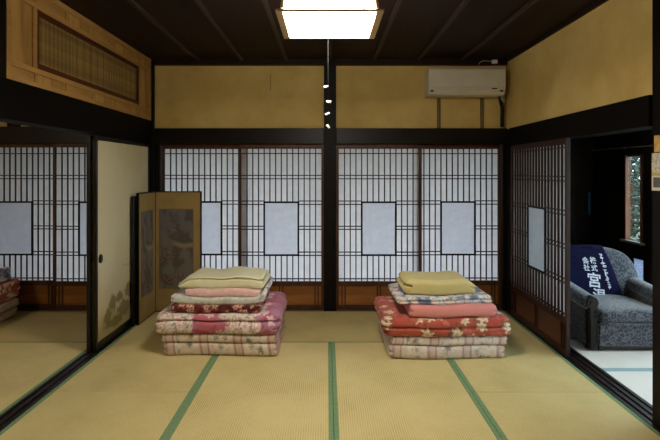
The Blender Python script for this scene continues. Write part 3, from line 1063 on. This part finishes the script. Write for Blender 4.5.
def bed(name, label, cat, x0, x1, y0, y1, z0, z1, colf, warp=None, folds=(), efolds=(), rot=0.0, seed=0, group=None,
        sag=0.0, curl=0.0, curl_r=0.0, rough=0.005, rad=0.5, parent_fold=None, bulge=0.0, plump=0.0, drop_l=0.0, drop_r=0.0, edeep=0.032):
    """folded quilt or blanket: soft slab, closed, with creases where the folds lie on each other.
    folds: heights 0..1 of the creases on the long front edge, efolds: on the two short ends"""
    W, Dp, H = x1 - x0, y1 - y0, z1 - z0
    r = H * rad
    nx = max(60, int(W / 0.0075))
    # profile (y,z) clockwise seen from +x, starting at the bottom back
    prof, arc = [], []
    def seg(a, b_, n):
        for k in range(n):
            prof.append((a[0] + (b_[0] - a[0]) * k / n, a[1] + (b_[1] - a[1]) * k / n))
    def arcs(cy, cz, ry, rz, a0, a1, n):
        for k in range(n):
            a = a0 + (a1 - a0) * k / n
            prof.append((cy + ry * math.cos(a), cz + rz * math.sin(a)))
    ry = min(r * 0.9, Dp * 0.3)
    seg((Dp - ry, 0), (ry, 0), 10)
    nf = max(16, int(H / 0.004))
    # front: superellipse edge
    for k in range(nf):
        a = -math.pi / 2 - math.pi * k / nf
        cy, sy = math.cos(a), math.sin(a)
        e = 0.55
        prof.append((ry + ry * math.copysign(abs(cy) ** e, cy), H / 2 + H / 2 * math.copysign(abs(sy) ** 0.8, sy)))
    nt_ = max(20, int((Dp - 2 * ry) / 0.012))
    seg((ry, H), (Dp - ry, H), nt_)
    for k in range(14):
        a = math.pi / 2 - math.pi * k / 14
        cy, sy = math.cos(a), math.sin(a)
        prof.append((Dp - ry + ry * math.copysign(abs(cy) ** .55, cy), H / 2 + H / 2 * math.copysign(abs(sy) ** .8, sy)))
    prof = np.array(prof)
    npf = len(prof)
    d = np.hypot(*(np.roll(prof, -1, 0) - prof).T)
    t = np.concatenate([[0], np.cumsum(d)[:-1]])
    # stations along x, denser at the ends; each station shrinks towards the end cap
    xs = np.linspace(0, W, nx)
    rx = min(r * 0.9, W * 0.2)
    extra = np.array([0.0, 0.02, 0.06, 0.12, 0.22, 0.36, 0.55, 0.78]) * rx
    xs = np.unique(np.concatenate([extra, xs[(xs > rx) & (xs < W - rx)], W - extra]))
    V, S, T = [], [], []
    for x in xs:
        e = min(x, W - x)
        q = 1.0 if e >= rx else max(0.0, 1 - (1 - e / rx) ** 2.6) ** (1 / 2.6)
        kz = 0.10 + 0.90 * q
        yy = Dp / 2 + (prof[:, 0] - Dp / 2) * (1 - (1 - q) * ry * 1.2 / (Dp / 2))
        zz = H / 2 + (prof[:, 1] - H / 2) * kz
        V.append(np.stack([np.full(npf, x), yy, zz], 1))
        S.append(np.full(npf, x)); T.append(t)
    V = np.concatenate(V); S = np.concatenate(S); T = np.concatenate(T)
    n = len(V)
    zn = V[:, 2] / H
    # creases on the front
    ff = ss(ry * 1.4, 0, V[:, 1])
    for fz in folds:
        wob = 0.10 * (fbm(S * 4, S * 0 + seed, seed + 2) - .5)
        V[:, 1] += ff * 0.030 * np.exp(-((zn - fz - wob) / 0.05) ** 2)
    le = ss(rx * 1.3, 0, S); re = ss(W - rx * 1.3, W, S)
    for fz in efolds:
        k = edeep * np.exp(-((zn - fz) / 0.06) ** 2)
        V[:, 0] += (le - re) * k
    # sides wander a little
    dn = fbm(S * 5 + seed * 3.1, T * 3, seed) - .5
    V[:, 1] += -ff * (rough * 3 * dn)
    V[:, 0] += (re - le) * rough * 3 * (fbm(V[:, 1] * 6, V[:, 2] * 6 + seed, seed + 1) - .5)
    topm = ss(.55, 1, zn)
    V[:, 2] += topm * rough * 2.2 * (fbm(V[:, 0] * 7 + seed, V[:, 1] * 7, seed + 6) - .6)
    V[:, 2] *= 1 - drop_l * ss(.20 * W, 0, V[:, 0]) - drop_r * ss(.80 * W, W, V[:, 0])
    u = 2 * V[:, 0] / W - 1
    V[:, 2] += curl * u ** 4 + curl_r * ss(.72, 1.0, u) * ss(-0.2, .4, V[:, 1] / Dp)
    V[:, 2] += plump * (1 - u * u) * topm
    if rot:
        cx, cy = W / 2, 0.0
        c_, s_ = math.cos(rot), math.sin(rot)
        dx, dy = V[:, 0] - cx, V[:, 1] - cy
        V[:, 0], V[:, 1] = cx + c_ * dx - s_ * dy, cy + s_ * dx + c_ * dy
    V[:, 0] += x0; V[:, 1] += y0; V[:, 2] += z0
    if warp is not None: V = warp(V)
    V[:, 2] = np.maximum(V[:, 2], 0.0015)
    col = colf(S, T)
    fs = []
    m = len(xs)
    for i in range(m - 1):
        for k in range(npf):
            fs.append((i * npf + k, i * npf + (k + 1) % npf, (i + 1) * npf + (k + 1) % npf, (i + 1) * npf + k))
    fs.append(tuple(range(npf - 1, -1, -1)))
    fs.append(tuple((m - 1) * npf + k for k in range(npf)))
    base = Vector(((x0 + x1) / 2, (y0 + y1) / 2, z0))
    V = V - np.array(base)[None, :]
    me = mesh_np(name, V, fs, M['quilt'], col)
    o = link(name, me, None, None, base)
    tag(o, label, cat, group)
    return o


def pile_warp(x0, x1, amp, seed, lean=0.0):
    def f(V):
        k = np.clip(V[:, 2] / 0.6, 0, 1.2)
        g = 0.012 * np.sin(V[:, 0] * 9 + seed) + 0.010 * np.sin(V[:, 0] * 17 + seed * 2.3)
        V[:, 2] += k * amp * g
        V[:, 1] += 0.010 * np.sin(V[:, 2] * 21 + seed) * k + 0.012 * np.sin(V[:, 0] * 6 + seed * 1.7)
        V[:, 0] += lean * V[:, 2] + 0.008 * np.sin(V[:, 2] * 26 + seed)
        return V
    return f


wl = pile_warp(-1.4, -.36, 0.4, 1.0)
GL = 'bedding stacked by the folding screen'
bed('futon', 'striped beige floral futon at the very bottom of the stack by the folding screen', 'futon', -1.343, -0.402, 3.800, 4.52, 0.002, 0.106, q_striped(seed=1), wl, efolds=(.5,), seed=1, group=GL)
bed('futon', 'thin striped beige floral futon under the pink rose quilt', 'futon', -1.343, -0.398, 3.805, 4.52, 0.107, 0.176, q_striped(seed=2), wl, efolds=(.5,), seed=2, group=GL)
bed('quilt', 'pink and white rose quilt folded thick in the stack by the folding screen', 'quilt', -1.412, -0.388, 3.785, 4.58, 0.177, 0.343, q_rose(), wl, folds=(.66,), efolds=(.3, .62), seed=3, group=GL, rough=.007)
bed('blanket', 'dark red flowered blanket above the pink rose quilt', 'blanket', -1.275, -0.535, 3.815, 4.48, 0.344, 0.412, q_dark(), wl, efolds=(.5,), seed=4, group=GL)
bed('blanket', 'pale grey blanket with a blue flowered end above the dark red blanket', 'blanket', -1.292, -0.505, 3.835, 4.38, 0.404, 0.468,
    q_ends(q_pale((200, 199, 190), (158, 162, 162), 7, .6), q_blue(5), -0.3, 0.78, .06), wl, efolds=(.5,), seed=5, group=GL, curl=0.022, curl_r=0.05)
bed('blanket', 'small pale pink blanket under the cream one', 'blanket', -1.195, -0.555, 3.860, 4.35, 0.466, 0.536, q_pale((212, 172, 164), (224, 196, 188), 3, .5), wl, efolds=(.5,), seed=6, group=GL, drop_l=.15, drop_r=.15)
bed('blanket', 'cream yellow blanket folded on top of the stack by the folding screen', 'blanket', -1.250, -0.520, 3.875, 4.30, 0.528, 0.628, q_plain((206, 200, 164), 3), wl, folds=(.80,), efolds=(.7,), seed=7, group=GL, rough=.010, drop_l=.6, drop_r=.15, edeep=.05)

wr = pile_warp(.4, 1.5, 0.3, 3.4)
GR = 'bedding stacked before the half open lattice door'
bed('futon', 'striped grey floral futon at the very bottom of the stack with the mustard blanket', 'futon', 0.500, 1.445, 3.735, 4.44, 0.002, 0.108, q_striped((206, 196, 184), (150, 112, 112), (132, 130, 128), 21), wr, efolds=(.5,), seed=11, group=GR)
bed('futon', 'thin striped grey floral futon under the orange red quilt', 'futon', 0.508, 1.450, 3.74, 4.44, 0.109, 0.180, q_striped((208, 198, 186), (150, 112, 112), (130, 128, 126), 22), wr, efolds=(.5,), seed=12, group=GR)
bed('quilt', 'orange red quilt with white flowers folded thick under the salmon blanket', 'quilt', 0.440, 1.490, 3.715, 4.43, 0.181, 0.335, q_orange(), wr, folds=(.48,), efolds=(.25, .48, .75), seed=13, group=GR, rough=.008)
bed('blanket', 'plain salmon pink blanket on the orange red quilt', 'blanket', 0.655, 1.360, 3.735, 4.36, 0.336, 0.432, q_plain((206, 132, 126), 6), wr, efolds=(.5,), seed=14, group=GR)
bed('blanket', 'blue and white flowered blanket under the mustard one', 'blanket', 0.565, 1.345, 3.775, 4.30, 0.432, 0.492, q_blue(15), wr, folds=(.5,), efolds=(.5,), seed=15, group=GR, rot=0.03, drop_l=.2)
bed('blanket', 'mustard yellow blanket folded on top of the stack before the lattice door', 'blanket', 0.635, 1.240, 3.82, 4.24, 0.491, 0.614, q_plain((200, 185, 126), 8), wr, folds=(.95,), efolds=(.62,), seed=16, group=GR, rough=.008, drop_r=.35, edeep=.12)

GN = 'bedding in the neighbouring room'
wn = pile_warp(-4.2, -3.1, .8, 5.0)
bed('futon', 'striped beige futon at the bottom of the stack in the neighbouring room', 'futon', -4.12, -3.23, 4.15, 4.90, 0.002, 0.100, q_striped(seed=31), wn, efolds=(.5,), seed=21, group=GN)
bed('futon', 'striped beige futon under the red quilt in the neighbouring room', 'futon', -4.12, -3.22, 4.15, 4.90, 0.100, 0.190, q_striped(seed=32), wn, efolds=(.5,), seed=22, group=GN)
bed('quilt', 'red flowered quilt in the stack in the neighbouring room', 'quilt', -4.16, -3.19, 4.12, 4.92, 0.190, 0.385, q_orange(33), wn, folds=(.5,), efolds=(.33, .66), seed=23, group=GN)
bed('blanket', 'blue and white blanket on top of the stack in the neighbouring room', 'blanket', -4.05, -3.24, 4.20, 4.84, 0.386, 0.53, q_blue(34), wn, folds=(.5,), efolds=(.33, .66), seed=24, group=GN)

# ------------------------------------------------------------------ folding screen
def screen_print(wd, ht, mx, seed):
    def f(X, Z):
        c = np.tile(np.array(lin((152, 128, 80))), (len(X), 1))
        c = mixc(c, (134, 112, 68), ss(.4, .7, fbm(X * 6, Z * 6, seed)) * .6)
        ins = (X > mx[0]) & (X < mx[1]) & (Z > mx[2]) & (Z < mx[3])
        u = (X - mx[0]) / (mx[1] - mx[0]); v = (Z - mx[2]) / (mx[3] - mx[2])
        k = ins.astype(float)
        c = mixc(c, (112, 104, 92), k)
        c = mixc(c, (98, 98, 102), k * ss(.55, .85, v) * .7)
        c = mixc(c, (74, 64, 52), k * ss(.4, .65, fbm(u * 6, v * 9, seed + 1)) * .6)
        # pale drifting band, as of mist or water
        b_ = np.abs(v - (.60 - .06 * u + .02 * np.sin(u * 7)))
        c = mixc(c, (146, 128, 106), k * ss(.045, .01, b_) * ss(.2, .6, u) * .8)
        # scattered blossoms
        for cu, cv, ru, rv, nn in ((.45, .74, .32, .10, 0), (.25, .42, .3, .14, 3), (.5, .12, .6, .10, 5)):
            m_ = ss(1.0, .5, np.hypot((u - cu) / ru, (v - cv) / rv))
            r, i = flowers(u * .6, v * 1.2, .055, .022, seed + nn, 5)
            c = mixc(c, (150, 102, 78), k * m_ * ss(1, .6, r) * (i > .45) * .75)
            c = mixc(c, (140, 132, 108), k * m_ * ss(1, .6, r) * (i < .3) * .6)
            c = mixc(c, (62, 66, 46), k * m_ * ss(.3, .1, np.abs(r - 1.3)) * .6)
        e = np.minimum(np.minimum(X - mx[0], mx[1] - X), np.minimum(Z - mx[2], mx[3] - Z))
        c = mixc(c, (96, 76, 40), ss(.006, .002, np.abs(e)) * .6)
        return c
    return f


fs_ = tag(empty('folding_screen', (-1.84, 5.0, 0)), 'folding screen with gold mounting and dark flower paintings in the corner', 'folding screen')
fs_['own_axes'] = 1


def screen_leaf(name, loc, rz, wd, ht, mx, seed, outer):
    p = link(name, box_mesh(wd, 0.014, ht - 0.004, M['screen_black']), None, fs_, loc, (0, 0, rz))
    # origin of the leaf is its centre
    hw, hh = wd / 2, ht / 2
    for x in (outer * (hw - .006),):
        e = link('edge', box_mesh(.012, .026, ht, M['screen_black']), None, p, (x, -.002, 0))
    for z in (-hh + .006, hh - .006):
        e = link('edge', box_mesh(wd - .012, .026, .012, M['screen_black']), None, p, (-outer * .006, -.002, z))
    grid_panel('painting', wd - .014, ht - .024, 70, 170, screen_print(wd, ht, mx, seed), M['print'], p, (-hw + (.012 if outer < 0 else .002), -.0125, -hh + .012), (0, 0, 0), .005)
    return p


HS = 1.292
wr_ = 0.490
screen_leaf('screen_leaf', (wr_ / 2 + 0.004, 0.028, HS / 2 + .002), 0, wr_, HS, (.035, .40, .24, 1.085), 3, 1)
wl_ = 0.445
screen_leaf('screen_leaf', (-0.012, -wl_ / 2 + 0.016, HS / 2 + .002), math.pi / 2, wl_, HS, (.05, .36, .24, 1.085), 8, -1)
pb = link('folded_back_leaf', box_mesh(.014, .47, 1.262, M['screen_black'], .003), None, fs_, (-0.045, -.225, .633))
for yy in (-.23, .23):
    link('edge', box_mesh(.03, .016, 1.264, M['screen_black'], .003), None, pb, (-.0, yy, 0))

# ------------------------------------------------------------------ armchair
CX, CY = 2.56, 4.22
ch = tag(empty('armchair', (CX, CY, 0)), 'grey blue jacquard armchair with rolled arms and dark carved front posts', 'armchair')
ch['own_axes'] = 1
JQ = M['jacquard']
FY = 3.905 - CY     # front plane in own axes
box('seat_base', -0.285, 0.285, FY + 0.01, 0.30, 0.035, 0.225, JQ, ch, 0.012)
box('base_trim', -0.285, 0.285, FY + 0.004, FY + 0.02, 0.012, 0.04, M['chair_wood'], ch, 0.004)


def wc_(q):
    q.z += 0.02 * (1 - (q.x / 0.285) ** 2) + 0.004
    return q


superq('seat_cushion', 0.285, 0.29, 0.062, 0.35, 0.35, JQ, ch, (0, FY + 0.275, 0.272), warp=wc_)
piping = [(-0.28, FY - 0.008, 0.246), (-0.2, FY - 0.014, 0.234), (0, FY - 0.016, 0.230), (0.2, FY - 0.014, 0.234), (0.28, FY - 0.008, 0.246)]
tube('piping', piping, 0.007, JQ, ch, 8)


def lean(q):
    z = q.z
    q.y += 0.32 * max(z, -0.1)
    q.y += 0.03 * (z / 0.4) ** 2
    return q


superq('backrest', 0.425, 0.095, 0.37, 0.45, 0.55, JQ, ch, (0, 0.27, 0.39), axis='y', nu=24, nv=64, warp=lean)
for s in (-1, 1):
    ax = s * 0.333
    box('arm_panel', ax - 0.045, ax + 0.045, FY + 0.05, 0.36, 0.04, 0.40, JQ, ch, 0.02)

    def warm(q, s=s):
        q.z += -0.05 * ((q.y + 0.0) / 0.34) * -0.6
        return q
    superq('arm_roll', 0.075, 0.345, 0.062, 0.25, 0.9, JQ, ch, (ax + s * 0.012, 0.045, 0.425), axis='y', warp=warm)
    # carved wooden front post with a scroll
    post = box('carved_post', ax - 0.04, ax + 0.04, FY, FY + 0.055, 0.012, 0.38, M['chair_wood'], ch, 0.012)
    lp = post.location
    disc('scroll', 0.052, 0.056, 0.05, M['chair_wood'], post, (s * 0.006, 0.0, 0.405 - lp.z))
    disc('scroll_eye', 0.024, 0.024, 0.068, M['chair_wood'], post, (s * 0.006, 0.0, 0.405 - lp.z))
    for zz in (0.33, 0.29):
        disc('carved_bead', 0.014, 0.014, 0.075, M['chair_wood'], post, (-s * 0.02, -0.004, zz - lp.z))
    box('flute', ax - 0.03, ax - 0.018, FY - 0.006, FY + 0.01, 0.05, 0.26, M['chair_wood'], ch, 0.003)
    box('flute', ax + 0.018, ax + 0.03, FY - 0.006, FY + 0.01, 0.05, 0.26, M['chair_wood'], ch, 0.003)
    for yy in (FY + 0.06, 0.33):
        box('foot', ax - 0.03, ax + 0.03, yy - 0.03, yy + 0.03, 0.0, 0.045, M['chair_wood'], ch, 0.006)

# ------------------------------------------------------------------ navy coat on the chair back
def back_front(x, z):
    """front surface of the backrest (own axes of the chair): solve the superellipsoid"""
    zl = z - 0.39
    e1, e2 = 0.45, 0.55
    rho = (abs(x / 0.425) ** (2 / e2) + abs(zl / 0.37) ** (2 / e2)) ** (e2 / 2)   # = cos(eta)^e1
    rho = min(rho, 0.9999)
    ce = rho ** (1 / e1)
    se = math.sqrt(max(0, 1 - ce * ce))
    y = -0.095 * se ** e1
    y += 0.32 * max(zl, -0.1) + 0.03 * (zl / 0.4) ** 2
    return 0.27 + y


def top_z(x):
    return 0.39 + 0.37 * (1 - abs(x / 0.425) ** (2 / 0.55)) ** (0.55 / 2)


def cloth_pt(u, v):
    """u 0..1 across, v 0..1 from the seat up over the top and down the rear"""
    zb = 0.335
    if v < 0.72:
        k = v / 0.72
        xr = 0.205 - 0.075 * k
        x = -0.37 + u * (xr + 0.37)
        zt = top_z(x) + 0.004
        z = zb + (zt - zb) * k
        y = back_front(x, min(z, zt - 0.012)) - 0.012 - 0.006 * math.sin(u * 14 + v * 3) * (1 - k * .8)
        if k > 0.96: z = zt + 0.006
        return Vector((x, y, z))
    k = (v - 0.72) / 0.28
    x = -0.37 + u * (0.13 + 0.37)
    zt = top_z(x) + 0.010
    y0 = back_front(x, zt - 0.022) - 0.012
    if k < 0.5:
        a = k / 0.5
        return Vector((x, y0 + a * 0.11, zt + 0.012 * math.sin(a * math.pi)))
    a = (k - .5) / .5
    return Vector((x, y0 + 0.11 + 0.07 * min(1, a * 2.2) + .02 * a, zt - 0.25 * a))


coat = tag(empty('work_coat', (CX, CY, 0)), 'navy cotton work coat with white lettering draped over the armchair back', 'coat')
coat['own_axes'] = 1
nu, nv = 40, 60
vv = [cloth_pt(i / nu, j / nv) for j in range(nv + 1) for i in range(nu + 1)]
ff = [(j * (nu + 1) + i, j * (nu + 1) + i + 1, (j + 1) * (nu + 1) + i + 1, (j + 1) * (nu + 1) + i) for j in range(nv) for i in range(nu)]
cl = link('cloth', mesh_np('cloth', vv, ff, M['navy']), None, coat)
sm = cl.modifiers.new('thickness', 'SOLIDIFY')
sm.thickness = 0.005
sm.offset = -1


def glyph(ch_, size):
    cu = bpy.data.curves.new('lettering', 'FONT')
    cu.body = ch_
    cu.size = size
    cu.align_x = 'CENTER'
    cu.align_y = 'CENTER'
    cu.offset = size * 0.018
    cu.fill_mode = 'BOTH'
    cu.resolution_u = 3
    o = bpy.data.objects.new('lettering', cu)
    COL.objects.link(o)
    dg = bpy.context.evaluated_depsgraph_get()
    me = bpy.data.meshes.new_from_object(o.evaluated_get(dg))
    bpy.data.objects.remove(o)
    return me


def on_cloth(me, px, py, tilt, name='lettering'):
    """put flat lettering (own x/y) on the front of the coat around the pixel's direction"""
    Yg = 4.44
    for _ in range(6):
        X = (px - VX) / F * Yg - CX
        Z = EYE - (py - VY) / F * Yg
        Yg = back_front(X, min(Z, top_z(X) - .02)) - 0.02 + CY
    c_, s_ = math.cos(tilt), math.sin(tilt)
    for v in me.vertices:
        a, b_ = v.co.x, v.co.y
        x = X + a * c_ + b_ * s_
        z = Z - a * s_ + b_ * c_
        z = min(z, top_z(x) - .015)
        v.co = Vector((x, back_front(x, z) - 0.0235, z))
    me.materials.clear()
    me.materials.append(M['ink_white'])
    return link(name, me, None, cl)


sc_ = 4.4 / F
for ch_, px, py, size in (('\u4f1a', 585.4, 260.8, 6.6), ('\u793e', 586.6, 268.0, 6.4), ('\u682a', 592.9, 260.8, 6.6), ('\u5f0f', 594.2, 268.4, 6.4), ('\u5bae', 594.2, 281.2, 14.5), ('\u6e29', 599.5, 296.5, 13.5)):
    on_cloth(glyph(ch_, size * sc_), px, py, 0.12)
# the small side column is too small to read: stroke clusters
rnd = random.Random(3)
for k in range(9):
    bm = bmesh.new()
    s0 = 3.4 * sc_
    for q in range(5):
        hor = q % 2 == 0
        w_, h_ = (s0 * rnd.uniform(.5, 1.0), s0 * .16) if hor else (s0 * .16, s0 * rnd.uniform(.5, 1.0))
        cx, cy = s0 * rnd.uniform(-.3, .3), s0 * rnd.uniform(-.4, .4)
        vs4 = [bm.verts.new((cx + a * w_ / 2, cy + b_ * h_ / 2, 0)) for a, b_ in ((-1, -1), (1, -1), (1, 1), (-1, 1))]
        bm.faces.new(vs4)
    me = bpy.data.meshes.new('small_lettering'); bm.to_mesh(me); bm.free()
    on_cloth(me, 600.3 + k * 1.18, 254.5 + k * 4.1, 0.12, 'small_lettering')

# ------------------------------------------------------------------ small things by the right post and in the corridor
cal = tag(empty('wall_calendar', (1.942, 2.742, 1.39)), 'small printed calendar sheet hung on the dark near post', 'calendar')


def cal_print(X, Z):
    c = np.tile(np.array(lin((206, 200, 182))), (len(X), 1))
    k = h2(np.floor(X * 160), np.floor(Z * 160), 4)
    c = mixc(c, (150, 144, 130), (k > .62) * (Z > .085) * .8)
    c = mixc(c, (186, 162, 96), (Z > .088) * (Z < .104) * 1.0)
    c = mixc(c, (92, 96, 92), (Z > .018) * (Z < .078) * (X > .012) * (X < .10) * 1.0)
    return c


grid_panel('sheet', 0.112, 0.222, 60, 90, cal_print, M['print'], cal, (-0.001, 0.055, 0.0), (0, 0, -math.pi / 2), 0.0035)
tag(box('wooden_plaque', 1.931, 1.944, 2.69, 2.766, 1.615, 1.715, M['tan_wood'], None, 0.003), 'small tan wooden plaque on the dark near post above the calendar', 'plaque')
tag(box('blue_strip', 3.235, 3.262, 5.792, 5.799, 0.97, 1.25, M['strip_blue'], None, 0.002), 'narrow blue strip on the dark corridor end wall', 'cloth strip')  # thin blue strip flat against the corridor end wall

# ------------------------------------------------------------------ outside
tag(box('ground', -30, 40, -25, 45, -0.50, -0.41, M['ground']), 'bare ground around the house', kind='structure')


def shrub(loc, rx, rz, n, seed, label, ls=1.0):
    r = random.Random(seed)
    e = tag(empty('garden_shrub', loc), label, 'shrub', 'shrubs outside the corridor window')
    e['own_axes'] = 1
    vs_, fs2 = [], []
    for k in range(n):
        while True:
            p = Vector((r.uniform(-1, 1), r.uniform(-1, 1), r.uniform(-1, 1)))
            if 0.35 < p.length < 1: break
        c = Vector((p.x * rx, p.y * rx, rz * 1.05 + p.z * rz))
        d = Vector((r.uniform(-1, 1), r.uniform(-1, 1), r.uniform(-.6, .8))).normalized()
        u = d.cross(Vector((0, 0, 1)) if abs(d.z) < .9 else Vector((1, 0, 0))).normalized()
        s_ = r.uniform(.03, .06) * ls
        b0 = len(vs_)
        vs_ += [c - d * s_, c + u * s_ * .45, c + d * s_, c - u * s_ * .45]
        fs2.append((b0, b0 + 1, b0 + 2, b0 + 3))
    fo = link('foliage', mesh_np('foliage', vs_, fs2, M['leaf'], smooth=False), None, e)
    fo['kind'] = 'stuff'
    tube('stem', [(0, 0, 0), (.03, .02, rz * .8), (-.02, .04, rz * 1.5)], 0.035, M['bark'], e)


shrub((5.6, 8.6, -0.41), 1.1, 1.45, 6500, 1, 'leafy green shrub seen straight through the narrow corridor window', 1.3)
shrub((7.9, 11.5, -0.41), 1.8, 2.2, 9000, 2, 'taller leafy shrub behind the one in the narrow window', 2.2)
shrub((4.6, 6.6, -0.41), 0.6, 0.5, 2000, 3, 'low leafy shrub beneath the narrow corridor window')
